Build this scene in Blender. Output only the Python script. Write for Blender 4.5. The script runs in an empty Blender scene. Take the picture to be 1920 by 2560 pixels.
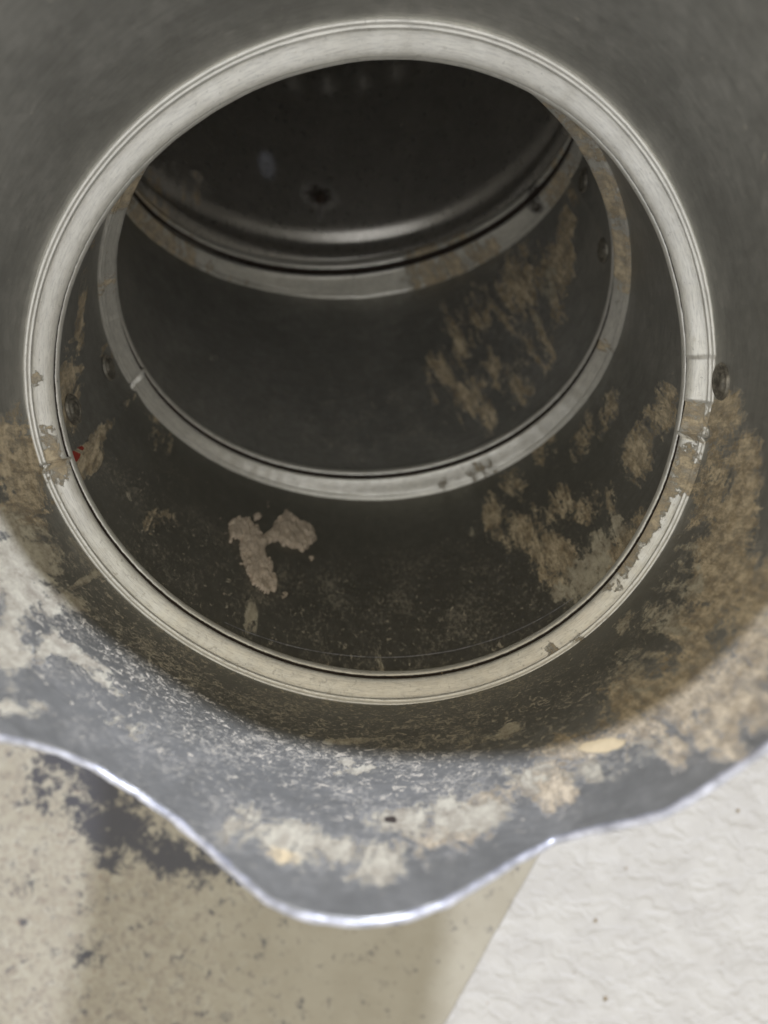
import bpy, bmesh, math, random
import numpy as np
from mathutils import Vector, Matrix, noise as mnoise

# ------------------------------------------------------------------ camera, world, lights
sc = bpy.context.scene
C = sc.collection
S = 0.076            # bore radius of the duct in metres; shapes below are laid out in bore radii
TABLE = 4.56         # camera height above the tabletop, in bore radii
sc.render.engine = 'CYCLES'
sc.cycles.max_bounces = 14
sc.cycles.glossy_bounces = 10
sc.cycles.diffuse_bounces = 8
sc.view_settings.view_transform = 'Standard'
sc.view_settings.look = 'None'
sc.view_settings.exposure = 0.86

cam_d = bpy.data.cameras.new('camera')
cam = bpy.data.objects.new('camera', cam_d); C.objects.link(cam)
cam_d.sensor_fit = 'HORIZONTAL'; cam_d.sensor_width = 36
cam_d.lens = 36 * 2019.7 / 1920
cam_d.clip_start = 0.005; cam_d.clip_end = 50
cam.location = (0, 0, TABLE * S)
cam_d.dof.use_dof = True
cam_d.dof.focus_distance = 2.48 * S
cam_d.dof.aperture_fstop = 15
sc.camera = cam

w = bpy.data.worlds.new('World'); sc.world = w; w.use_nodes = True
wn = w.node_tree.nodes; wl = w.node_tree.links
bg = wn['Background']; bg.inputs['Strength'].default_value = 0.62
tc = wn.new('ShaderNodeTexCoord'); sp = wn.new('ShaderNodeSeparateXYZ')
rp = wn.new('ShaderNodeValToRGB'); rp.color_ramp.interpolation = 'B_SPLINE'
wl.new(tc.outputs['Generated'], sp.inputs[0])
# a room that is lighter and cooler on the viewer's side (-Y), dimmer and yellower on the far side
vd = wn.new('ShaderNodeVectorMath'); vd.operation = 'DOT_PRODUCT'; vd.inputs[1].default_value = (.12, -.94, .32)
wl.new(tc.outputs['Generated'], vd.inputs[0])
ma = wn.new('ShaderNodeMath'); ma.operation = 'MULTIPLY_ADD'; ma.inputs[1].default_value = .5; ma.inputs[2].default_value = .5
wl.new(vd.outputs['Value'], ma.inputs[0]); wl.new(ma.outputs[0], rp.inputs[0])
rp.color_ramp.elements[0].color = (.25, .22, .15, 1); rp.color_ramp.elements[0].position = .25
rp.color_ramp.elements[1].color = (7.4, 6.1, 4.8, 1); rp.color_ramp.elements[1].position = .97
e_ = rp.color_ramp.elements.new(.64); e_.color = (1.42, 1.21, .93, 1)
wl.new(rp.outputs[0], bg.inputs['Color'])

# the cool window light that comes in over the mouth from beyond its upper edge
sun_d = bpy.data.lights.new('window_light', 'SUN'); sun = bpy.data.objects.new('window_light', sun_d); C.objects.link(sun)
sun_d.energy = 2.75; sun_d.angle = math.radians(3.2); sun_d.color = (.72, .79, 1.0)
sun.rotation_euler = Vector((.21, .955, .60)).to_track_quat('Z', 'Y').to_euler()
sun.location = (.5, .5, .6)

def W(p):            # bore radii in the camera's frame -> metres in the world, tabletop at z = 0
    p = np.asarray(p, float)
    return np.stack([p[..., 0] * S, p[..., 1] * S, (p[..., 2] + TABLE) * S], -1)

# ------------------------------------------------------------------ the elbow's measured frame
RG = [(np.array([-.02116, .31154, -2.38206]), np.array([-.014022, .309375, -.950837])),
      (np.array([-.0561, .75849, -3.09094]), np.array([-.066712, .723409, -.687189])),
      (np.array([-.12866, 1.47816, -3.49391]), np.array([-.103143, .961141, -.256066]))]
A0 = np.array([.014479, .066724, -.997666]); A3 = np.array([-.112263, .993632, -.009598])
CO = [np.array(v) for v in [[1.0005, -0.0003, -0.0015, -0.0039, -0.0004, -0.0011, 0.015], [0.9943, 0.0237, 0.0131, -0.0056, 0.0059, -0.0107, 0.008], [1.0181, 0.0099, -0.0026, 0.0003, 0.0061, -0.0077, 0.0117]]]
CI = [np.array(v) for v in [[0.9365, 0.0047, 0.0018, -0.0085, -0.0015, -0.0013, 0.0162], [0.9401, 0.008, 0.0049, -0.0101, 0.0, -0.0143, 0.0002], [0.9304, -0.011, -0.0148, -0.0148, -0.0171, 0.0005, 0.004]]]
CI[2][0] += .03
def rad(co, a):
    return (co[0] + co[1]*np.cos(a) + co[2]*np.sin(a) + co[3]*np.cos(2*a) + co[4]*np.sin(2*a)
            + co[5]*np.cos(3*a) + co[6]*np.sin(3*a))
def basis(n):
    down = np.array([0, -1, 0.]); u = down - n*(down@n); u /= np.linalg.norm(u)
    v = np.cross(u, n)
    if v[0] < 0: v = -v
    return u, v
BS = [basis(n) for c, n in RG]
def ringpt(i, a, r, z=0.0):
    """point in ring i's frame: angle a (0 = towards the viewer's bottom, + = right), radius r, depth z along the bore"""
    c, n = RG[i]; u, v = BS[i]
    a = np.asarray(a); r = np.asarray(r); z = np.asarray(z)
    return c + (r*np.cos(a))[..., None]*u + (r*np.sin(a))[..., None]*v + (z*np.ones_like(a*r))[..., None]*n

# ------------------------------------------------------------------ stains: (section, kind, amount, angle, along, 2x2 inverse axes)
STAINS=[
(0,'m',1.0,1.536,0.103,2.695,6.781,-12.315,-0.645),
(0,'m',0.8,1.578,-0.126,3.155,10.212,-9.689,-0.618),(0,'m',1.0,1.322,0.357,3.81,8.794,-5.378,-0.188),(0,'m',0.8,1.313,0.146,1.798,7.176,-6.723,-0.415),
(0,'m',1.0,1.105,0.473,6.422,4.873,-4.782,0.778),(0,'m',1.0,1.062,0.738,9.339,7.217,-4.946,1.072),(0,'m',1.0,0.87,0.65,5.704,4.644,-4.601,0.76),
(0,'m',1.0,0.865,0.945,11.115,6.43,-5.649,2.373),(0,'m',1.0,0.719,0.696,7.999,1.554,-2.815,3.926),(0,'m',1.0,0.738,0.955,10.18,2.394,-4.987,7.811),
(0,'m',1.0,0.569,0.721,6.489,0.738,-2.736,8.282),(0,'m',0.8,0.429,0.76,7.113,0.299,-0.033,12.958),(0,'m',0.9,0.284,0.833,7.132,-0.527,5.934,11.649),
(0,'m',0.8,0.414,0.841,16.055,0.566,0.334,9.407),(0,'m',0.9,0.17,0.953,8.686,-1.29,6.396,8.936),(0,'m',0.8,0.967,0.622,9.653,5.841,-6.895,1.846),
(0,'p',0.55,0.579,0.853,7.992,1.342,-6.317,11.892),(0,'p',0.55,0.352,0.741,6.055,0.012,2.274,13.511),(0,'p',0.7,0.112,0.875,5.245,-0.484,5.377,12.003),
(0,'p',0.95,-0.083,1.031,4.985,-0.1,-0.911,9.994),(0,'p',0.7,0.214,0.899,5.969,-0.55,5.61,10.832),(0,'m',0.6,0.06,1.0,5.099,-0.445,2.619,8.118),
(0,'p',0.9,-0.158,1.05,10.518,-0.041,-3.075,14.171),(0,'p',0.8,-0.004,1.096,9.077,-0.39,0.969,15.903),(0,'p',0.5,-0.232,0.955,14.731,2.725,-15.686,15.345),
(0,'p',0.4,0.97,0.321,6.321,5.809,-5.085,0.464),(0,'p',0.4,0.792,0.433,6.564,4.883,-8.825,1.288),(0,'y',1.0,0.571,0.76,15.992,3.391,-19.755,22.33),
(0,'y',0.6,-0.164,1.071,17.763,-0.141,-4.548,22.134),(0,'m',1.0,-1.401,0.147,4.212,-5.953,8.286,0.052),(0,'m',1,-1.264,0.182,5.519,-5.275,11.61,0.807),
(0,'m',1.0,-1.493,0.161,5.149,-10.725,11.166,-0.379),(0,'m',0.7,-1.255,0.052,13.618,-12.233,16.398,1.145),(0,'p',0.9,-1.144,0.403,9.157,-2.587,2.454,3.623),
(0,'p',0.9,-1.026,0.488,8.265,-2.586,4.575,5.313),(0,'p',0.9,-0.933,0.751,18.063,-11.536,7.437,2.523),(0,'p',0.8,-0.976,0.341,15.417,-4.122,11.218,14.073),
(0,'p',0.8,-0.852,0.569,7.873,-1.81,8.01,19.808),(0,'p',0.7,-0.758,0.57,14.334,-1.54,-5.253,27.146),(0,'p',0.6,-0.907,0.578,-3.737,-7.145,62.222,-16.15),
(0,'m',0.6,-0.986,0.575,13.532,-5.328,9.923,7.507),(0,'p',0.5,-0.805,0.922,11.913,-5.308,21.231,18.364),(0,'p',0.35,-0.544,0.733,8.27,-1.037,0.282,18.469),
(0,'p',0.75,-0.048,0.377,10.638,-0.72,13.359,37.447),(0,'p',0.7,-0.014,0.579,13.276,-1.601,29.355,43.495),(0,'p',0.6,-0.065,0.542,40.216,0.259,-8.979,38.748),
(0,'p',0.6,0.385,0.439,26.266,0.421,1.975,20.336),(0,'p',0.5,0.292,0.442,22.384,0.844,-2.909,20.063),(0,'p',0.7,0.841,0.171,18.456,17.628,-22.52,1.61),
(0,'p',0.6,-1.02,0.093,3.29,-4.776,99.526,-2.628),(0,'d',1.0,-0.008,0.363,1.296,-0.041,0.127,1.523),(0,'d',1.0,-0.677,0.255,2.454,-0.147,-0.616,1.735),
(0,'d',0.9,0.508,0.5,2.74,0.2,-0.531,2.504),(0,'d',0.6,-0.103,0.815,1.814,-0.093,0.154,3.369),(0,'d',0.9,-0.976,0.341,5.027,-0.791,0.103,2.021),
(0,'d',0.5,-0.877,0.181,6.12,-0.652,-0.715,4.653),(0,'r',1.0,0.055,0.877,68.516,-0.386,-1.583,47.825),(1,'m',0.8,1.322,0.41,1.405,-9.722,-6.53,-1.92),
(1,'m',0.7,1.431,0.325,3.881,-12.272,-7.621,-2.522),(1,'m',0.7,1.208,0.408,1.289,-7.423,-9.708,-2.896),(1,'m',0.6,1.238,0.771,10.657,-10.729,-8.008,-3.17),
(1,'m',0.9,0.952,0.163,1.159,-6.918,-6.308,-2.077),(1,'p',0.75,0.832,0.195,3.589,-10.365,-7.136,-2.753),(1,'p',0.7,0.954,0.262,2.594,-12.851,-10.092,-3.205),
(1,'m',0.8,0.735,0.379,2.213,-5.48,-11.186,-3.87),(1,'m',0.7,0.772,0.203,5.432,-5.609,-10.54,-6.937),(1,'m',0.8,0.67,0.564,7.08,-5.118,-9.18,-6.391),
(1,'m',0.7,0.572,0.747,14.601,0.126,-0.614,-7.759),(1,'m',0.6,0.705,0.879,16.335,-0.455,-1.856,-7.777),(1,'m',0.65,0.992,0.442,6.814,0.049,-4.371,-9.33),
(1,'m',0.6,0.835,0.595,8.599,-0.586,-4.13,-8.917),(1,'p',0.8,0.703,0.205,28.31,-10.479,-15.859,-20.744),(1,'p',0.6,0.474,0.683,49.111,-10.77,-11.964,-25.351),
(1,'m',0.5,1.08,0.815,11.168,-10.306,-9.141,-3.91),(1,'m',0.5,0.915,0.966,11.535,-7.5,-7.837,-4.086),(1,'P',1.0,-0.532,0.644,18.218,1.803,8.325,-15.103),
(1,'P',1.0,-0.474,0.572,16.362,5.328,6.121,-7.223),(1,'P',1.0,-0.435,0.454,18.559,3.661,7.202,-11.727),(1,'P',1.0,-0.398,0.415,23.779,1.44,7.823,-19.746),
(1,'P',1.0,-0.297,0.729,11.528,-3.386,-2.94,-9.754),(1,'P',1.0,-0.368,0.679,15.055,2.86,15.861,-25.586),(1,'P',1.0,-0.465,0.747,51.764,3.876,23.966,-49.408),
(1,'P',1.0,-0.255,0.695,22.219,0.236,4.635,-16.845),(1,'m',0.7,-1.671,0.704,7.425,12.623,4.109,-1.322),(1,'m',0.8,-1.515,0.462,8.219,4.806,8.273,-3.522),
(1,'m',0.8,-1.421,0.365,8.296,6.749,10.019,-4.36),(1,'m',0.75,-1.245,0.504,-2.646,4.073,39.358,-5.367),(1,'m',0.7,-1.203,0.803,-3.695,6.626,50.173,-7.126),
(1,'m',0.7,-1.254,0.318,18.004,-0.71,8.14,-8.65),(1,'m',0.3,-1.006,0.909,8.52,7.071,8.938,-4.316),(1,'m',0.55,-1.361,0.88,5.405,12.429,10.255,-3.501),
(1,'p',0.45,0.025,0.15,43.486,-4.112,0.121,-10.106),(1,'p',0.4,-0.455,0.234,39.258,3.366,5.383,-12.154),(1,'m',0.25,-0.864,0.428,11.175,2.565,11.96,-12.296),
(1,'d',0.5,0.003,0.281,1.046,-0.086,0.092,-2.947),(1,'d',0.5,-0.694,0.318,2.255,-0.674,-0.258,-3.058),(1,'d',0.55,0.686,0.185,2.221,0.25,-0.288,-3.324),
(1,'d',0.5,-1.002,0.506,3.969,1.147,5.063,-4.11),(1,'s',0.9,-1.301,0.248,23.613,13.716,45.28,-23.891),(1,'s',0.8,-1.289,0.326,35.563,19.584,80.552,-42.908),
(2,'m',0.9,1.45,0.637,6.625,-6.822,-2.345,-1.56),(2,'m',0.75,1.179,0.704,2.886,-4.615,-3.319,-1.814),(2,'m',0.6,0.894,0.658,3.529,-3.489,-3.892,-3.329),
(2,'m',0.6,1.081,0.414,4.289,-5.917,-4.726,-3.298),(2,'m',0.6,0.626,0.511,8.482,-7.461,-3.885,-4.49),(2,'m',0.7,0.675,0.344,10.334,-4.639,-2.872,-6.938),
(2,'m',0.6,0.834,0.418,7.734,-3.714,-5.295,-9.647),(2,'m',0.5,0.915,0.267,12.435,-6.612,-6.447,-9.918),(2,'m',0.7,0.71,0.211,20.705,-9.824,-3.982,-8.664),
(2,'p',0.5,1.264,0.558,11.36,-11.111,-5.751,-4.422),(2,'p',0.4,-0.588,0.522,26.844,-6.635,17.229,-44.523),(2,'d',0.35,0.192,0.361,1.443,-0.523,-0.268,-4.519),
(3,'r',0.6,0.206,0.559,8.275,-3.756,-3.723,-10.866),(3,'r',0.5,0.2,0.455,39.813,-4.349,0.807,-17.551),(3,'r',0.6,1.428,0.122,9.052,4.322,-3.92,-15.355),
(3,'m',0.5,-0.688,0.295,5.476,-0.805,3.736,-7.281),]
def field(k, ch, A, s):
    f = np.zeros_like(A)
    for (kk, cc, amt, a0, s0, m0, m1, m2, m3) in STAINS:
        if kk != k or cc != ch: continue
        da = (A - a0 + np.pi) % (2*np.pi) - np.pi; ds = s - s0
        d2 = (m0*da + m1*ds)**2 + (m2*da + m3*ds)**2
        f = np.maximum(f, amt*np.clip(1 - d2/1.7, 0, 1))
    return f

# ------------------------------------------------------------------ materials
def mat(name):
    m = bpy.data.materials.new(name); m.use_nodes = True
    nt = m.node_tree
    return m, nt, nt.nodes['Principled BSDF']
def N(nt, kind, **kw):
    n = nt.nodes.new('ShaderNode' + kind)
    for k, v in kw.items():
        if hasattr(n, k): setattr(n, k, v)
        else: n.inputs[k].default_value = v
    return n
def L(nt, a, b): nt.links.new(a, b)
def noise_node(nt, vec, scale, detail=6, rough=.6, dist=0.):
    n = N(nt, 'TexNoise'); n.inputs['Scale'].default_value = scale; n.inputs['Detail'].default_value = detail
    n.inputs['Roughness'].default_value = rough; n.inputs['Distortion'].default_value = dist
    if vec is not None: L(nt, vec, n.inputs['Vector'])
    return n.outputs['Fac']
def mth(nt, op, a, b=None, clamp=False, c=None):
    n = nt.nodes.new('ShaderNodeMath'); n.operation = op; n.use_clamp = clamp
    for i, x in enumerate((a, b, c)):
        if x is None: continue
        if isinstance(x, (int, float)): n.inputs[i].default_value = x
        else: L(nt, x, n.inputs[i])
    return n.outputs[0]
def mix(nt, f, a, b):
    n = nt.nodes.new('ShaderNodeMix'); n.data_type = 'RGBA'
    for s_, x in ((n.inputs[0], f), (n.inputs[6], a), (n.inputs[7], b)):
        if isinstance(x, (int, float)): s_.default_value = x
        elif isinstance(x, tuple): s_.default_value = (*x, 1)
        else: L(nt, x, s_)
    return n.outputs[2]
def mixf(nt, f, a, b):
    n = nt.nodes.new('ShaderNodeMix'); n.data_type = 'FLOAT'
    for s_, x in ((n.inputs[0], f), (n.inputs[2], a), (n.inputs[3], b)):
        if isinstance(x, (int, float)): s_.default_value = x
        else: L(nt, x, s_)
    return n.outputs[0]
def step(nt, x, lo, hi):
    n = nt.nodes.new('ShaderNodeMapRange'); n.interpolation_type = 'SMOOTHSTEP'
    L(nt, x, n.inputs[0]); n.inputs[1].default_value = lo; n.inputs[2].default_value = hi
    return n.outputs[0]
def attr(nt, name):
    return N(nt, 'Attribute', attribute_name=name).outputs['Fac']

def steel(name, base, base2, metal, rough, dustamt=.85, pits=.25):
    """weathered galvanised sheet: dull zinc, dust specks, dried mud where the stain attributes say so"""
    m, nt, bs = mat(name)
    co = N(nt, 'TexCoord').outputs['Object']
    uv = N(nt, 'Attribute', attribute_name='along').outputs['Vector']     # (angle, depth) in bore radii
    mp = N(nt, 'Mapping'); L(nt, uv, mp.inputs[0]); mp.inputs['Scale'].default_value = (1.0, 1.0, .35)
    st = mp.outputs[0]
    mp2 = N(nt, 'Mapping'); L(nt, uv, mp2.inputs[0]); mp2.inputs['Scale'].default_value = (.25, .25, 2.4)
    cross = mp2.outputs[0]
    n1 = noise_node(nt, co, 60, 5, .6); n2 = noise_node(nt, uv, 26, 6, .7); n3 = noise_node(nt, uv, 80, 3, .7)
    vor = N(nt, 'TexVoronoi'); vor.inputs['Scale'].default_value = 420; L(nt, co, vor.inputs['Vector'])
    spg = N(nt, 'SeparateColor'); L(nt, vor.outputs['Color'], spg.inputs[0])
    f = mth(nt, 'MULTIPLY_ADD', n1, .55, c=mth(nt, 'MULTIPLY', n2, .30))
    f = mth(nt, 'MULTIPLY_ADD', spg.outputs[0], .08, c=f)
    col = mix(nt, step(nt, f, .30, .75), base, base2)
    hz = noise_node(nt, cross, 30, 4, .7)                       # fine rolling marks round the bore
    col = mix(nt, mth(nt, 'MULTIPLY', step(nt, hz, .45, .75), .30), col, tuple(.62*x for x in base))
    gm = mth(nt, 'MULTIPLY', attr(nt, 'grime_shade'), step(nt, mth(nt, 'MULTIPLY_ADD', mth(nt, 'SUBTRACT', n2, .5), 1.2, c=attr(nt, 'grime_shade')), .1, .75))
    col = mix(nt, gm, col, mix(nt, n2, (.10, .095, .075), (.24, .23, .19)))  # lower walls darkened: settled grime plus shade put into the colour
    # dust: fine pale specks
    dsk = noise_node(nt, uv, 70, 6, .8); dsl = noise_node(nt, uv, 7, 4, .6)
    dst = attr(nt, 'dust')
    dd = mth(nt, 'MULTIPLY_ADD', dst, .17, c=mth(nt, 'MULTIPLY_ADD', mth(nt, 'SUBTRACT', dsl, .5), .35, c=dsk))
    dm = mth(nt, 'MULTIPLY', mth(nt, 'MULTIPLY', step(nt, mth(nt, 'MULTIPLY_ADD', mth(nt, 'SUBTRACT', dsl, .5), .5, c=dsk), .52, .68), dst), dustamt)
    fw = noise_node(nt, uv, 38, 5, .75, .8)
    dm2 = mth(nt, 'MULTIPLY', step(nt, mth(nt, 'MULTIPLY_ADD', dst, .11, c=fw), .645, .715), dustamt)
    dm = mth(nt, 'MAXIMUM', dm, dm2)
    pit = noise_node(nt, uv, 75, 5, .7)
    col = mix(nt, mth(nt, 'MULTIPLY', step(nt, pit, .60, .70), pits), col, (.16, .15, .12))
    gr = noise_node(nt, cross, 95, 3, .7)
    col = mix(nt, mth(nt, 'MULTIPLY', step(nt, gr, .45, .70), pits), col, tuple(.55*x for x in base))
    # mud, ragged along the pull direction
    mn = noise_node(nt, st, 10, 10, .66, .8); mn2 = noise_node(nt, uv, 42, 8, .78)
    rag = mth(nt, 'MULTIPLY_ADD', mn2, 2.2, c=mth(nt, 'MULTIPLY', mn, 3.6))     # mean 3.1
    mm = mth(nt, 'ADD', mth(nt, 'SUBTRACT', rag, 2.9), attr(nt, 'mud'))
    mud = mth(nt, 'MULTIPLY', step(nt, mm, .34, .66), step(nt, attr(nt, 'mud'), .02, .12))
    pm = mth(nt, 'ADD', mth(nt, 'SUBTRACT', rag, 2.9), attr(nt, 'pale'))
    pal = mth(nt, 'MULTIPLY', step(nt, pm, .26, .60), step(nt, attr(nt, 'pale'), .02, .12))
    rus_shade = step(nt, mth(nt, 'MULTIPLY_ADD', mth(nt, 'SUBTRACT', mn2, .5), .9, c=attr(nt, 'rust_shade')), .3, .6)
    yel = step(nt, mth(nt, 'MULTIPLY_ADD', mth(nt, 'SUBTRACT', mn2, .5), .8, c=attr(nt, 'cream')), .35, .6)
    red = step(nt, mth(nt, 'MULTIPLY_ADD', mth(nt, 'SUBTRACT', mn2, .5), .9, c=attr(nt, 'red')), .4, .5)
    var = noise_node(nt, uv, 20, 9, .75)
    vf = noise_node(nt, st, 34, 8, .8)
    var = mth(nt, 'MULTIPLY_ADD', mth(nt, 'SUBTRACT', vf, .5), .7, c=var)
    mud = mth(nt, 'MULTIPLY', mud, mth(nt, 'MULTIPLY_ADD', step(nt, vf, .32, .56), .55, c=.38))
    mcol = mix(nt, step(nt, var, .30, .70), (.38, .29, .175), (.80, .67, .46))
    pcol = mix(nt, step(nt, var, .30, .70), (.36, .31, .23), (.62, .57, .43))
    col = mix(nt, dm, col, (.62, .55, .42))
    col = mix(nt, mud, col, mcol)
    col = mix(nt, pal, col, pcol)
    col = mix(nt, yel, col, (.80, .64, .38))
    col = mix(nt, rus_shade, col, (.050, .036, .027))  # real rust, and the ring grooves' painted shade
    col = mix(nt, red, col, (.36, .045, .03))
    cover = mth(nt, 'MAXIMUM', mth(nt, 'MAXIMUM', mud, pal), mth(nt, 'MAXIMUM', mth(nt, 'MAXIMUM', rus_shade, red), yel))
    coverd = mth(nt, 'MAXIMUM', cover, dm)
    L(nt, col, bs.inputs['Base Color'])
    L(nt, mixf(nt, coverd, metal, 0.0), bs.inputs['Metallic'])
    rr = mth(nt, 'MULTIPLY_ADD', n2, .30, c=rough - .15)
    L(nt, mixf(nt, coverd, rr, .92), bs.inputs['Roughness'])
    hgt = mth(nt, 'MULTIPLY_ADD', cover, 1.0, c=mth(nt, 'MULTIPLY_ADD', n3, .12, c=mth(nt, 'MULTIPLY', mth(nt, 'MULTIPLY', cover, mn2), 1.2)))
    hgt = mth(nt, 'MULTIPLY_ADD', dm, .25, c=hgt)
    bp = N(nt, 'Bump'); bp.inputs['Distance'].default_value = .0005; bp.inputs['Strength'].default_value = .6
    L(nt, hgt, bp.inputs['Height']); L(nt, bp.outputs[0], bs.inputs['Normal'])
    return m

M_wall = steel('galvanised_wall', (.34, .333, .302), (.54, .525, .48), .58, .40)
M_end = steel('galvanised_end', (.46, .44, .40), (.62, .59, .54), .75, .30)
M_ring = steel('galvanised_ring', (.78, .755, .68), (.94, .915, .83), .50, .34, .30, .45)

def simple(name, col, metal, rough, nscale=200, var=.25, bump=.0001):
    m, nt, bs = mat(name)
    co = N(nt, 'TexCoord').outputs['Object']
    n = noise_node(nt, co, nscale, 6, .65)
    L(nt, mix(nt, step(nt, n, .3, .7), tuple(c*(1-var) for c in col), tuple(min(1, c*(1+var)) for c in col)), bs.inputs['Base Color'])
    bs.inputs['Metallic'].default_value = metal; bs.inputs['Roughness'].default_value = rough
    bp = N(nt, 'Bump'); bp.inputs['Distance'].default_value = bump; bp.inputs['Strength'].default_value = .7
    L(nt, n, bp.inputs['Height']); L(nt, bp.outputs[0], bs.inputs['Normal'])
    return m
M_hem = simple('bright_zinc_edge', (.52, .52, .55), .45, .38, 350, .35)
M_rivet = simple('dirty_zinc', (.24, .22, .18), .5, .5, 700, .5)
M_dark = simple('rusted_screw', (.07, .045, .032), .2, .6, 900, .5)
M_plaster = simple('dried_plaster', (.55, .46, .36), 0, .95, 300, .16, .0004)
M_crumb = simple('mud_crumb', (.24, .18, .10), 0, .95, 900, .4, .0006)

# ------------------------------------------------------------------ mesh helpers
def link(name, verts, faces, m, parent=None, origin=None, smooth=True):
    me = bpy.data.meshes.new(name)
    v = W(np.asarray(verts))
    o_ = np.zeros(3) if origin is None else np.asarray(origin, float)
    base = np.array(parent.matrix_world.translation) if parent is not None and parent.type == 'EMPTY' else np.zeros(3)
    v = v - base
    me.from_pydata(v.tolist(), [], faces); me.update()
    if smooth: me.polygons.foreach_set('use_smooth', [True]*len(me.polygons))
    me.materials.append(m)
    ob = bpy.data.objects.new(name, me); C.objects.link(ob)
    if parent is not None: ob.parent = parent
    return ob
def fattr(ob, name, val):
    a = ob.data.attributes.new(name, 'FLOAT', 'POINT'); a.data.foreach_set('value', np.asarray(val, np.float32).ravel())
def vattr(ob, name, x, y):
    a = ob.data.attributes.new(name, 'FLOAT_VECTOR', 'POINT')
    x = np.ravel(x); a.data.foreach_set('vector', np.stack([np.cos(x), np.sin(x), np.ravel(y)], -1).astype(np.float32).ravel())
def gridfaces(ni, nj, closed=True):
    f = []
    for i in range(ni if closed else ni - 1):
        i2 = (i + 1) % ni
        for j in range(nj - 1):
            f.append((i*nj + j, i2*nj + j, i2*nj + j + 1, i*nj + j + 1))
    return f
def wob(x, y, s=1.0, seed=0.0):
    return mnoise.noise(Vector((x*s + seed, y*s - seed, seed*1.7)))

# ------------------------------------------------------------------ the elbow
elbow = bpy.data.objects.new('duct_elbow', None); C.objects.link(elbow)
elbow.location = (-.13*S, 1.48*S, 0)
bpy.context.view_layer.update()
elbow['label'] = 'galvanised steel adjustable duct elbow seen into its mud-stained mouth with three swivel rings'
elbow['category'] = 'duct elbow'

LIP = [(-3.1416, .93), (-3.065, .895), (-2.9, .83), (-2.745, .79), (-2.593, .76), (-2.427, .71), (-2.337, .67), (-2.237, .62), (-2.0, .60), (-1.78, .60), (-1.5, .72), (-1.25, .88), (-1.0, 1.08), (-.779, 1.044), (-.737, 1.003), (-.679, .969), (-.599, .954),
       (-.494, .977), (-.399, 1.02), (-.313, 1.087), (-.231, 1.165), (-.168, 1.225), (-.113, 1.257), (-.054, 1.269), (.004, 1.276),
       (.077, 1.265), (.153, 1.23), (.237, 1.162), (.308, 1.102), (.382, 1.053), (.446, 1.072), (.514, 1.105), (.59, 1.136), (.659, 1.136),
       (.72, 1.135), (.82, 1.142), (.92, 1.12), (1.0, 1.03), (1.12, .91), (1.4, .89), (1.626, .91), (1.818, 1.0), (2.0, 1.07), (2.188, 1.10), (2.33, 1.095), (2.483, 1.04), (2.67, 1.015), (2.862, 1.0), (3.063, .965), (3.1416, .93)]
la = np.array([p[0] for p in LIP]); ls = np.array([p[1] for p in LIP])
def lip(a):
    return np.interp((a + np.pi) % (2*np.pi) - np.pi, la, ls)

def lap(A, a0, wdt=.10, h=.007):
    """height of an overlap seam: a step at a0 that dies away over wdt"""
    d = (A - a0 + np.pi) % (2*np.pi) - np.pi
    return np.where((d > 0) & (d < wdt), h*(1 - d/wdt), 0.0)

def section(k, name, na, ns, s0, s1, extra):
    a = np.linspace(-np.pi, np.pi, na, endpoint=False)
    t = np.linspace(0, 1, ns)
    A, T = np.meshgrid(a, t, indexing='ij')
    if k == 0:
        s = s0 + (lip(A)*1.0 - s0)*T
    else:
        s = s0 + (s1 - s0)*T
    wv = np.array([[wob(math.cos(x)*1.6, math.sin(x)*1.6 + y*1.3, 1.0, 3.1*k + .7) for y in s[i]] for i, x in enumerate(a)])
    dr = .006*wv + extra(A, s)
    if k == 0:
        r = rad(CO[0], A) + dr; P = ringpt(0, A, r) - s[..., None]*A0
    elif k == 3:
        r = rad(CO[2], A) + dr; P = ringpt(2, A, r) + s[..., None]*A3
    else:
        P = (1 - s)[..., None]*ringpt(k-1, A, rad(CO[k-1], A) + dr) + s[..., None]*ringpt(k, A, rad(CO[k], A) + dr)
    # two skins: the inside one and, a sheet's thickness out, the outside one
    if k == 0: Q = ringpt(0, A, r + .012) - s[..., None]*A0
    elif k == 3: Q = ringpt(2, A, r + .012) + s[..., None]*A3
    else: Q = (1 - s)[..., None]*ringpt(k-1, A, rad(CO[k-1], A) + dr + .012) + s[..., None]*ringpt(k, A, rad(CO[k], A) + dr + .012)
    n0 = na*ns
    f = gridfaces(na, ns)
    # outer skin keeps every vertex (cheap) and both ends are closed
    f2 = [tuple(n0 + i for i in reversed(q)) for q in f]
    for i in range(na):
        i2 = (i+1) % na
        f2.append((i*ns + ns-1, i2*ns + ns-1, n0 + i2*ns + ns-1, n0 + i*ns + ns-1))
        f2.append((i2*ns, i*ns, n0 + i*ns, n0 + i2*ns))
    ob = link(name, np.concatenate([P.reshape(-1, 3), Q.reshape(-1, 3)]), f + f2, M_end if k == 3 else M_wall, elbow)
    two = lambda x: np.concatenate([np.ravel(x)]*2)
    for nm, ch in (('mud', 'm'), ('pale', 'p'), ('cream', 'y'), ('dust', 'd'), ('rust_shade', 'r'), ('red', 's')):
        fattr(ob, nm, two(field(k, ch, A, s)))
    fattr(ob, 'grime_shade', two({0: .85, 1: .85, 2: .45, 3: .0}[k]*np.clip(.30 + 1.1*np.cos(A), 0, 1)*(np.clip((.85 - s)/.5, 0, 1) if k == 0 else 1)))  # painted shade and grime, strongest at the bottom, fading towards the lip
    L_ = {0: s, 3: s}.get(k, s*.83)
    vattr(ob, 'along', two(A + 4*k), two(L_ + 2.3*k))
    return ob

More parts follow.
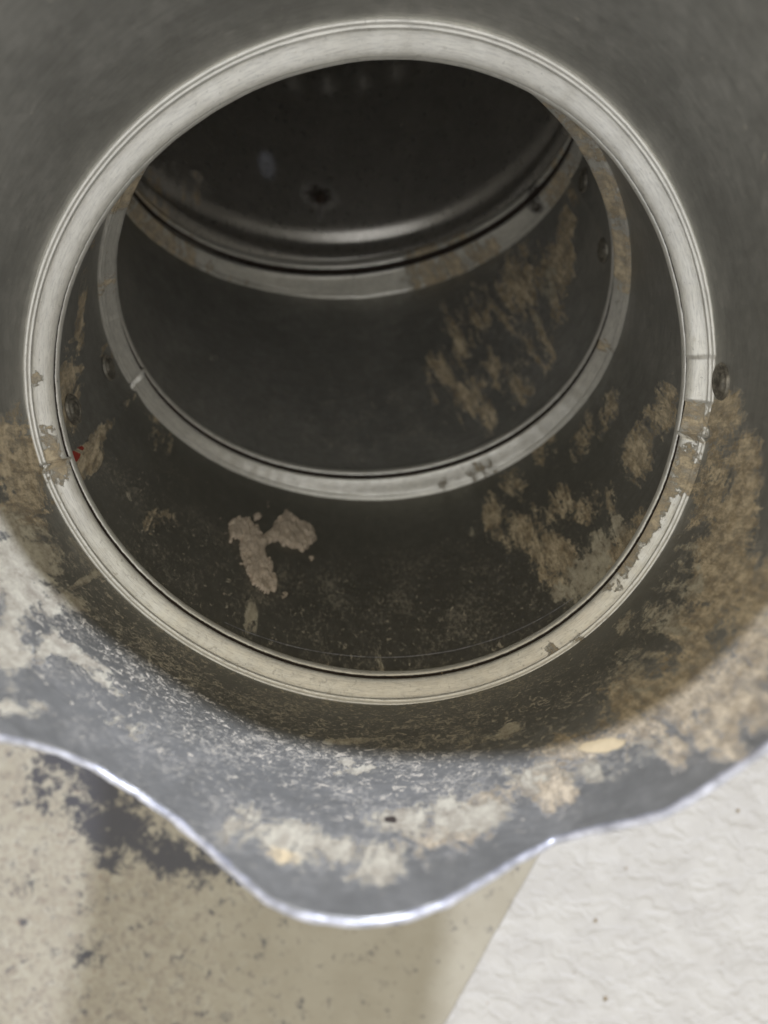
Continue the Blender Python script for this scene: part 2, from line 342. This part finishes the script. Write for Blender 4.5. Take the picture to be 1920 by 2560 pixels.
def dents(A, s):
    d = .010*np.exp(-((A-.38)/.07)**2)*np.clip((s - .75)/.3, 0, 1)          # crease running in from the nick in the lip
    d -= .008*np.exp(-((A-.15)/.16)**2)*np.clip((s - .8)/.4, 0, 1)
    return d - lap(A, 1.50, .09, .008)
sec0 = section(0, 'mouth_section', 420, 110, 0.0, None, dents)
sec0['label'] = 'mouth section with a wavy cut lip, mud caked on its right side and a pale lit band along the lip'
def seam1(A, s):                                            # seam slants from the notch in ring 2 to the red fleck in ring 1
    a0 = -1.335 + .155*s
    return -lap(A - (a0 + 1.335), -1.335, .10, .009)
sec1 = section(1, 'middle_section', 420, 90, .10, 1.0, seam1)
sec1['label'] = 'bend section between the first and second ring with two lumps of dried plaster'
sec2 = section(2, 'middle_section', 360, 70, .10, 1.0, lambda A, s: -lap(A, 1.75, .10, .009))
sec2['label'] = 'bend section between the second and third ring with brown stains on the right'
def far(A, s):
    cr = np.clip((s - 1.12)/.10, 0, 1)
    bead = -.035*np.exp(-((s - .20)/.035)**2) + .03*np.exp(-((s-.30)/.04)**2)
    return bead + .012*cr*1.6*np.sin(A*34) - .02*cr
sec3 = section(3, 'end_section', 408, 70, .10, 1.75, far)
sec3['label'] = 'crimped end section, dark inside, with a rusty screw tip'
# unseen cap, added to keep light out of the far end
a = np.linspace(-np.pi, np.pi, 96, endpoint=False)
rr = [.985, 1.08, 1.08, 1.05, .5, 0.02]; ss = [1.585, 1.60, 1.77, 1.79, 1.80, 1.80]
P = np.stack([ringpt(2, a, np.full_like(a, r*.985)) + s_*A3 for r, s_ in zip(rr, ss)], 1)
cap = link('added_end_cap', P.reshape(-1, 3), gridfaces(96, 6), M_wall, elbow)

# hem: rounded bright raw edge of the lip
def tube_on(path, rad_, name, m, parent, nseg=10, closed=True):
    path = np.asarray(path); n = len(path)
    tg = np.roll(path, -1, 0) - np.roll(path, 1, 0); tg /= np.linalg.norm(tg, axis=1)[:, None]
    c = path.mean(0); out = path - c; out -= (out*tg).sum(1)[:, None]*tg; out /= np.linalg.norm(out, axis=1)[:, None]
    bn = np.cross(tg, out); V = []
    for j in range(nseg):
        an = 2*np.pi*j/nseg
        V.append(path + rad_*(np.cos(an)*out + np.sin(an)*bn)*(np.ones(n)[:, None]))
    V = np.stack(V, 1); f = []
    for i in range(n):
        for j in range(nseg):
            f.append((i*nseg + j, ((i+1) % n)*nseg + j, ((i+1) % n)*nseg + (j+1) % nseg, i*nseg + (j+1) % nseg))
    return link(name, V.reshape(-1, 3), f, m, parent)
a = np.linspace(-np.pi, np.pi, 700, endpoint=False)
jit = np.array([1 + .25*wob(x*30, 0, 1, 9.2) + .12*wob(x*90, 0, 1, 3.3) for x in a])
hp = ringpt(0, a, rad(CO[0], a) + .006 + dents(a, lip(a))) - lip(a)[:, None]*A0
hem = tube_on(hp, (.0080*jit)[:, None], 'rolled_lip', M_hem, elbow)

# ------------------------------------------------------------------ swivel rings
# profile: (blend from outer radius 0 to inner radius 1, radial offset, depth along the bore)
ZI = .04
PROF = [(0, .012, -.012), (0, .000, -.019), (0, -.005, -.020), (0, -.009, -.015), (0, -.013, -.005), (0, -.017, -.006), (.22, 0, -.004), (.30, 0, .002), (.45, 0, .010), (.60, 0, .018), (.75, 0, .026), (.88, 0, .034),
        (.96, 0, .040)] + [(q[0], q[1], q[2] + ZI) for q in [(1, .000, .005), (1, .003, .011), (1, .020, .014), (1, .042, .018), (1, .042, .040), (1, .020, .044), (1, .009, .048),
        (1, .004, .058), (1, .006, .070), (1, .018, .086), (1, .042, .106)]] + [(0, -.006, .17), (0, .004, .20)]
def ring(i, gaps, jogs, stains, label, gs=1.0, dents_=()):
    na = 720
    a = np.linspace(-np.pi, np.pi, na, endpoint=False)
    b = np.array([p[0] for p in PROF]); o = np.array([p[1] for p in PROF]); z = np.array([p[2] for p in PROF])*gs
    ro = rad(CO[i], a)[:, None]; ri = rad(CI[i], a)[:, None]
    R = ro*(1-b) + ri*b + o
    Z = np.repeat(z[None], na, 0)
    A = np.repeat(a[:, None], len(b), 1)
    wv = np.array([wob(math.cos(x)*5, math.sin(x)*5, 1, 5.5+i) for x in a])[:, None]
    wf = np.array([wob(math.cos(x)*22, math.sin(x)*22, 1, 1.5+i) for x in a])[:, None]
    R = R + .0022*wv*(b > .2) + .0010*wf*(b > .2); Z = Z + .002*wv + .0010*wf
    inner = (z < (.016 + ZI)*gs)[None, :]
    for (c0, wd, h) in jogs:                    # the band steps where one end laps over the other
        d = (A - c0 + np.pi) % (2*np.pi) - np.pi
        Z = Z - np.where((d > 0) & (d < wd) & inner, h*(1 - d/wd), 0)
        R = R - np.where((d > 0) & (d < wd) & inner & (b[None] > .5), h*(1 - d/wd), 0)
    for (c0, wd, h) in dents_:
        d = (A - c0 + np.pi) % (2*np.pi) - np.pi
        R = R + h*np.exp(-(d/wd)**2)*(b[None]) * inner
    for c0, wd in gaps:                         # narrow open slits: the band sinks to the wall there
        d = np.abs((A - c0 + np.pi) % (2*np.pi) - np.pi)
        Z = Z + np.where((d < wd) & inner, .035*gs, 0)
    ob = link('swivel_ring', ringpt(i, A, R, Z).reshape(-1, 3), gridfaces(na, len(b)), M_ring, elbow)
    am = {k: np.zeros_like(A) for k in ('mud', 'pale', 'cream', 'dust', 'rust_shade', 'red')}
    am['dust'] += .12 + .5*np.clip(np.cos(A)*1.5 - .6, 0, 1)
    am['rust_shade'] += np.where((z > (.012+ZI)*gs)[None, :] & (z < (.0445+ZI)*gs)[None, :], 1.6, 0)*1.0  # groove behind the band painted dark: the gap's shade as colour
    for (ch, c0, wd, b0, bw, amt) in stains:
        d = (A - c0 + np.pi) % (2*np.pi) - np.pi
        d2 = (d/wd)**2 + ((b[None] - b0)/bw)**2
        am[ch] = np.maximum(am[ch], amt*np.clip(1 - d2/1.7, 0, 1)*(inner if i < 2 else True))
    for k, v in am.items(): fattr(ob, k, v)
    vattr(ob, 'along', A + 1.7*i, np.repeat((np.cumsum(np.r_[0, np.hypot(np.diff(o + b*-.08), np.diff(z))]))[None]*1.0, na, 0) + 5*i)
    ob['label'] = label
    return ob
r0 = ring(0, [(1.473, .004), (-1.385, .003)], [(1.473, .10, .010), (1.584, .20, .010), (1.724, .22, .006), (-1.385, .2, .004)],
     [('mud', 1.53, .06, .5, 1.2, .8), ('mud', 1.36, .08, .3, .9, .9), ('mud', 1.26, .09, .95, .45, 1.), ('mud', 1.14, .09, 1., .4, 1.), ('mud', 1.02, .09, 1., .35, .9), ('mud', .93, .05, .8, .4, .6),
      ('mud', -1.65, .02, .4, .25, .7), ('mud', -1.47, .05, .6, .3, .6), ('mud', -1.38, .06, .5, .5, .6), ('mud', .70, .03, .2, .3, .6), ('mud', .62, .03, .4, .3, .5), ('dust', 0., 1.2, .5, 1.5, .6)],
     'first swivel ring at the mouth, bright, with mud on its right side and a lap joint')
r1 = ring(1, [(-1.223, .004)], [(-1.223, .14, .005), (-1.518, .10, .003), (1.435, .12, .005)],
     [('mud', 1.85, .18, .5, 1., .75), ('mud', 2.1, .2, .5, 1., .7), ('mud', 2.4, .2, .4, 1., .6), ('mud', -2.3, .25, .5, 1., .8), ('mud', -2.05, .08, .6, 1., .8), ('mud', -1.7, .1, .4, .6, .5),
      ('mud', .55, .14, .3, .5, .25), ('mud', 1.43, .03, .5, .8, .6)],
     'second swivel ring, dull, with a lap joint on the left')
r2 = ring(2, [], [(.34, .16, .006)],
     [('mud', .9, .25, .3, 1.2, .9), ('mud', -.9, .35, .2, 1.2, .9), ('mud', -.5, .2, .0, .8, .6), ('rust_shade', 1.50, .06, .8, .9, .55), ('mud', 1.7, .2, .3, 1., .6)],
     'third swivel ring, deepest and out of focus, with a broken edge', 1.25)

# ------------------------------------------------------------------ rivets and other small things on the walls
def frame_at(k, a0, s0):
    def f(a_, s_):
        a_ = np.array([a_]); s_ = np.array([s_])
        if k == 0: return (ringpt(0, a_, rad(CO[0], a_)) - s_[:, None]*A0)[0]
        if k == 3: return (ringpt(2, a_, rad(CO[2], a_)) + s_[:, None]*A3)[0]
        return ((1-s_)[:, None]*ringpt(k-1, a_, rad(CO[k-1], a_)) + s_[:, None]*ringpt(k, a_, rad(CO[k], a_)))[0]
    p = f(a0, s0); ta = f(a0 + .01, s0) - f(a0 - .01, s0); ts = f(a0, s0 + .01) - f(a0, s0 - .01)
    ta /= np.linalg.norm(ta); n = np.cross(ta, ts); n /= np.linalg.norm(n); ts = np.cross(n, ta)
    cen = RG[min(k, 2)][0] if k != 1 else RG[0][0]
    if n @ (cen - p) < 0: n = -n
    return p, ta, ts, n
def lathe_on(k, a0, s0, prof, name, m, parent, na=28, lift=.006):
    p, ta, ts, n = frame_at(k, a0, s0); V = []
    for j in range(na):
        c_, s_ = math.cos(2*math.pi*j/na), math.sin(2*math.pi*j/na)
        for (r_, h_) in prof: V.append(p + r_*(c_*ta + s_*ts) + (h_ + lift)*n)
    ob = link(name, V, gridfaces(na, len(prof)), m, None)
    ob.parent = parent
    b_ = np.array(elbow.location)
    ob.location = tuple(-b_)
    return ob
RIV = [(.052, -.006), (.050, .002), (.046, .005), (.042, .002), (.038, -.003), (.034, -.003), (.030, .004), (.024, .009), (.016, .006), (.010, .004), (.0005, .004)]
rv = lathe_on(0, 1.640, .075, [(r*1.05, h) for r, h in RIV], 'rivet', M_rivet, sec0); rv['label'] = 'clean rivet beside the first ring'
lathe_on(1, -1.407, .378, RIV, 'rivet', M_rivet, sec1, lift=.008)
lathe_on(1, -1.362, .857, [(r*.95, h) for r, h in RIV], 'rivet', M_rivet, sec1, lift=.008)
lathe_on(2, 1.703, .338, RIV, 'rivet', M_rivet, sec2, lift=.008)
lathe_on(2, 1.839, .811, RIV, 'rivet', M_rivet, sec2, lift=.008)
lathe_on(3, .203, .533, [(.022, -.004), (.022, .012), (.018, .018), (.011, .020), (.011, .05), (.0005, .062)], 'screw', M_dark, sec3, lift=.0)

# dried plaster: raised lumps stuck on the bend's lower wall
def lump(k, ch_sel, name, m, thr=.30, height=.020, nres=150, pad=.1, seed=0.):
    e = [q for q in STAINS if q[0] == k and q[1] == 'P' and ch_sel(q)]
    aa = [q[3] for q in e]; s_ = [q[4] for q in e]
    ga = np.linspace(min(aa) - pad, max(aa) + pad, nres); gs_ = np.linspace(min(s_) - pad*1.4, max(s_) + pad*1.4, nres)
    A, Sg = np.meshgrid(ga, gs_, indexing='ij')
    f = np.zeros_like(A)
    for (kk, cc, amt, a0, s0, m0, m1, m2, m3) in e:
        da = A - a0; ds = Sg - s0
        f = np.maximum(f, 1 - ((m0*da + m1*ds)**2 + (m2*da + m3*ds)**2)/1.6)
    nz = np.array([[mnoise.fractal(Vector((x*20 + seed, y*16, 2.2)), .8, 2.1, 5) for y in gs_] for x in ga])
    nf = np.array([[mnoise.fractal(Vector((x*34, y*28, seed)), .9, 2.1, 4) for y in gs_] for x in ga])
    g = f + .42*nz - thr
    h = height*np.clip(g/.30, 0, 1)**.5*(1 + .35*nf + .35*nz) - .003
    lp = -np.clip(seam1(A, Sg), -1, 1) if k == 1 else 0
    P = (1 - Sg)[..., None]*ringpt(0, A, rad(CO[0], A) - h) + Sg[..., None]*ringpt(1, A, rad(CO[1], A) - h)
    keep = g > -.06
    idx = -np.ones(A.size, int); used = []
    faces = []
    for i in range(nres-1):
        for j in range(nres-1):
            if keep[i, j] and keep[i+1, j] and keep[i, j+1] and keep[i+1, j+1]:
                q = (i*nres+j, (i+1)*nres+j, (i+1)*nres+j+1, i*nres+j+1)
                for t_ in q:
                    if idx[t_] < 0: idx[t_] = len(used); used.append(t_)
                faces.append(tuple(int(idx[t_]) for t_ in q))
    ob = link(name, P.reshape(-1, 3)[used], faces, m, None)
    ob.parent = sec1; ob.location = tuple(-np.array(elbow.location))
    return ob
PL = [q for q in STAINS if q[1] == 'P']
left_set = set(range(0, 4)); 
lump(1, lambda q: PL.index(q) in (0, 1, 2, 3), 'plaster_lump', M_plaster, seed=1.)
lump(1, lambda q: PL.index(q) in (4, 5, 7), 'plaster_lump', M_plaster, seed=4.)
lump(1, lambda q: PL.index(q) == 6, 'plaster_lump', M_plaster, seed=7., pad=.05, nres=50)

# a fine scratch curving round the bend just past the first ring, and crumbs caught against the rings
random.seed(4)
sc_a = np.linspace(-.55, .75, 90)
V = []; 
for x in sc_a:
    s_ = .125 + .035*math.cos(x*1.3) + .0015*wob(x*9, 0, 1, 2)
    for dx in (-.0012, .0012):
        A_ = np.array([x]); q = s_ + dx
        V.append(((1-q)*ringpt(0, A_, rad(CO[0], A_) - .008) + q*ringpt(1, A_, rad(CO[1], A_) - .008))[0])
scr = link('scratch', V, [(2*i, 2*i+2, 2*i+3, 2*i+1) for i in range(89)], M_hem, None)
scr.parent = sec1; scr.location = tuple(-np.array(elbow.location))
def crumb(p, r):
    bm = bmesh.new(); bmesh.ops.create_icosphere(bm, subdivisions=1, radius=1)
    V = [np.array(p) + r*np.array(v.co)*(1 + .4*random.uniform(-1, 1)) for v in bm.verts]
    F = [tuple(v.index for v in f.verts) for f in bm.faces]; bm.free(); return V, F
V = []; F = []
for q in range(60):
    x = random.gauss(0, .55); i = 0 if random.random() < .8 else 1
    rr_ = float(rad(CI[i], np.array([x]))[0]) + random.uniform(.004, .03)
    p = ringpt(i, np.array([x]), np.array([rr_]), random.uniform(.056, .068))[0]
    v, f = crumb(p, random.uniform(.0015, .0045)); F += [tuple(k_ + len(V) for k_ in t_) for t_ in f]; V += v
cr = link('mud_crumbs', V, F, M_crumb, elbow); cr['kind'] = 'stuff'

# ------------------------------------------------------------------ the tabletop and the board beside the elbow
def tpx(x, y, d=TABLE): return ((x - 829.5)/1745*d, (1106 - y)/1745*d)
m, nt, bs = mat('speckled_laminate')
co = N(nt, 'TexCoord').outputs['Object']
at = attr(nt, 'blot'); sk = attr(nt, 'speck')
n1 = noise_node(nt, co, 150, 8, .68, .4); n2 = noise_node(nt, co, 520, 5, .65, .6); n3 = noise_node(nt, co, 45, 5, .6); n4 = noise_node(nt, co, 260, 6, .7, 1.0)
basec = mix(nt, step(nt, n3, .3, .7), (.315, .28, .205), (.36, .325, .245))
basec = mix(nt, mth(nt, 'MULTIPLY', mth(nt, 'MULTIPLY', step(nt, n1, .50, .62), sk), .40), basec, (.44, .415, .33))
sp1 = mth(nt, 'MULTIPLY', step(nt, mth(nt, 'MULTIPLY_ADD', sk, .17, c=n4), .60, .80), .60)
basec = mix(nt, mth(nt, 'MULTIPLY', sp1, step(nt, sk, .0, .25)), basec, (.20, .165, .130))
sp2 = step(nt, mth(nt, 'MULTIPLY_ADD', sk, .10, c=n2), .66, .80)
basec = mix(nt, mth(nt, 'MULTIPLY', sp2, .75), basec, (.24, .17, .12))
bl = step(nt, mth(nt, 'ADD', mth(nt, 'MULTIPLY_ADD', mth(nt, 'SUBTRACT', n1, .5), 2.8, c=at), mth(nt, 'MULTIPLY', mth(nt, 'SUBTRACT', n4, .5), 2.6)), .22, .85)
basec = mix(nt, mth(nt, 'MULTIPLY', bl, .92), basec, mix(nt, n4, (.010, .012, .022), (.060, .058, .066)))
L(nt, basec, bs.inputs['Base Color']); bs.inputs['Roughness'].default_value = .5
bp = N(nt, 'Bump'); bp.inputs['Distance'].default_value = .0002; bp.inputs['Strength'].default_value = .4
L(nt, n4, bp.inputs['Height']); L(nt, bp.outputs[0], bs.inputs['Normal'])
M_table = m
xs = np.unique(np.r_[-16, -10, -6, np.linspace(-4, 3, 240), 5, 10, 16]); ys = np.unique(np.r_[-16, -8, np.linspace(-4.5, 0, 180), 2, 6, 10, 16])
X, Y = np.meshgrid(xs, ys, indexing='ij')
blot = np.zeros_like(X)
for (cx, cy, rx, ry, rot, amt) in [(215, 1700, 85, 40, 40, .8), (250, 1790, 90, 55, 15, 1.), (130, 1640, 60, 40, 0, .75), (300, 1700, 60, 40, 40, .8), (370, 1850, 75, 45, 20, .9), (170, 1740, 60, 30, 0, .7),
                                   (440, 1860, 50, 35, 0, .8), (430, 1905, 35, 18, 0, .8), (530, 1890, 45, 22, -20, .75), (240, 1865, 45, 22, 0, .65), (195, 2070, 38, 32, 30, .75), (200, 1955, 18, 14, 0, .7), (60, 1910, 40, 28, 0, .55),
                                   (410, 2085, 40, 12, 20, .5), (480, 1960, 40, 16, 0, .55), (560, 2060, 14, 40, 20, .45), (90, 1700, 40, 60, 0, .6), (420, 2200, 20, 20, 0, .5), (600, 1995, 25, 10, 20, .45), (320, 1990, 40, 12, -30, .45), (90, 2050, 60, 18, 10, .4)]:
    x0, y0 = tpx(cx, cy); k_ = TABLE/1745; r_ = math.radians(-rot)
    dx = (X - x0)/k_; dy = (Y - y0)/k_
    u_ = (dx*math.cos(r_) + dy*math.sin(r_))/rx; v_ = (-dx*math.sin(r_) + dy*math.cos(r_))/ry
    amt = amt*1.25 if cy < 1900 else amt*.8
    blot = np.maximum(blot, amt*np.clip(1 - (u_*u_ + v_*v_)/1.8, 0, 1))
x1, _ = tpx(700, 0); x2, _ = tpx(330, 0)
speck = np.clip((x1 - X + .25*(-Y - 2.2))/(x1 - x2), 0, 1)
speck = speck**1.0
tb = link('tabletop', np.stack([X, Y, np.full_like(X, -TABLE)], -1).reshape(-1, 3), gridfaces(len(xs), len(ys), False), M_table)
fattr(tb, 'blot', blot); fattr(tb, 'speck', speck)
tb['kind'] = 'structure'

m, nt, bs = mat('rough_white_paint')
co = N(nt, 'TexCoord').outputs['Object']
mp = N(nt, 'Mapping'); L(nt, co, mp.inputs[0]); mp.inputs['Rotation'].default_value = (0, 0, math.radians(25)); mp.inputs['Scale'].default_value = (1, 1.2, 1)
n1 = noise_node(nt, mp.outputs[0], 125, 4, .55, .6); n2 = noise_node(nt, co, 60, 4, .5); n3 = noise_node(nt, co, 240, 2, .5)
h = mth(nt, 'MULTIPLY_ADD', n2, .5, c=step(nt, n1, .38, .68))
colr = mix(nt, step(nt, n2, .35, .65), (.43, .405, .355), (.47, .445, .39))
dk = step(nt, n3, .76, .79)
colr = mix(nt, dk, colr, (.26, .15, .10))
L(nt, colr, bs.inputs['Base Color']); bs.inputs['Roughness'].default_value = .8
bp = N(nt, 'Bump'); bp.inputs['Distance'].default_value = .0008; bp.inputs['Strength'].default_value = .6
L(nt, h, bp.inputs['Height']); L(nt, bp.outputs[0], bs.inputs['Normal'])
M_board = m
T2 = TABLE - .008
p1 = np.array(tpx(1190, 1800, T2)); p2 = np.array(tpx(960, 2212, T2)); e_ = (p2 - p1)/np.linalg.norm(p2 - p1)
nrm = np.array([-e_[1], e_[0]]); nrm = nrm if nrm[0] > 0 else -nrm
nb = 200
tt = np.linspace(-6, 5, nb); edge = []
for t_ in tt:
    q = p1 + e_*t_ + nrm*.006*wob(t_*6, 0, 1, 2.)
    edge.append(q)
edge = np.array(edge); back = edge + nrm*7
V = []; 
for off, z in ((0.012, -TABLE + .001), (0, -TABLE + .002), (0.003, -T2 - .003), (.010, -T2), (.05, -T2), (7, -T2), (7, -TABLE + .001)):
    V.append(np.c_[edge + nrm*off, np.full(nb, z)])
V = np.stack(V, 1)
bd = link('painted_board', V.reshape(-1, 3), gridfaces(nb, 7, False) + [tuple(range(7)), tuple((nb-1)*7 + i for i in reversed(range(7)))], M_board)
bd['label'] = 'off-white board with rough brushed paint lying on the speckled tabletop right of the elbow'
bd['category'] = 'board'
V = []; F = []
for (cx, cy, r_) in [(1594, 1750, .009), (1286, 1987, .010), (1309, 2155, .013), (1352, 1875, .006), (1420, 1990, .004), (1560, 2080, .004), (1240, 2100, .004)]:
    x_, y_ = tpx(cx, cy, T2); v, f = crumb((x_, y_, -T2 + .002), r_)
    F += [tuple(k_ + len(V) for k_ in t_) for t_ in f]; V += v
sk_ = link('dirt_specks', V, F, M_crumb, bd); sk_['kind'] = 'stuff'
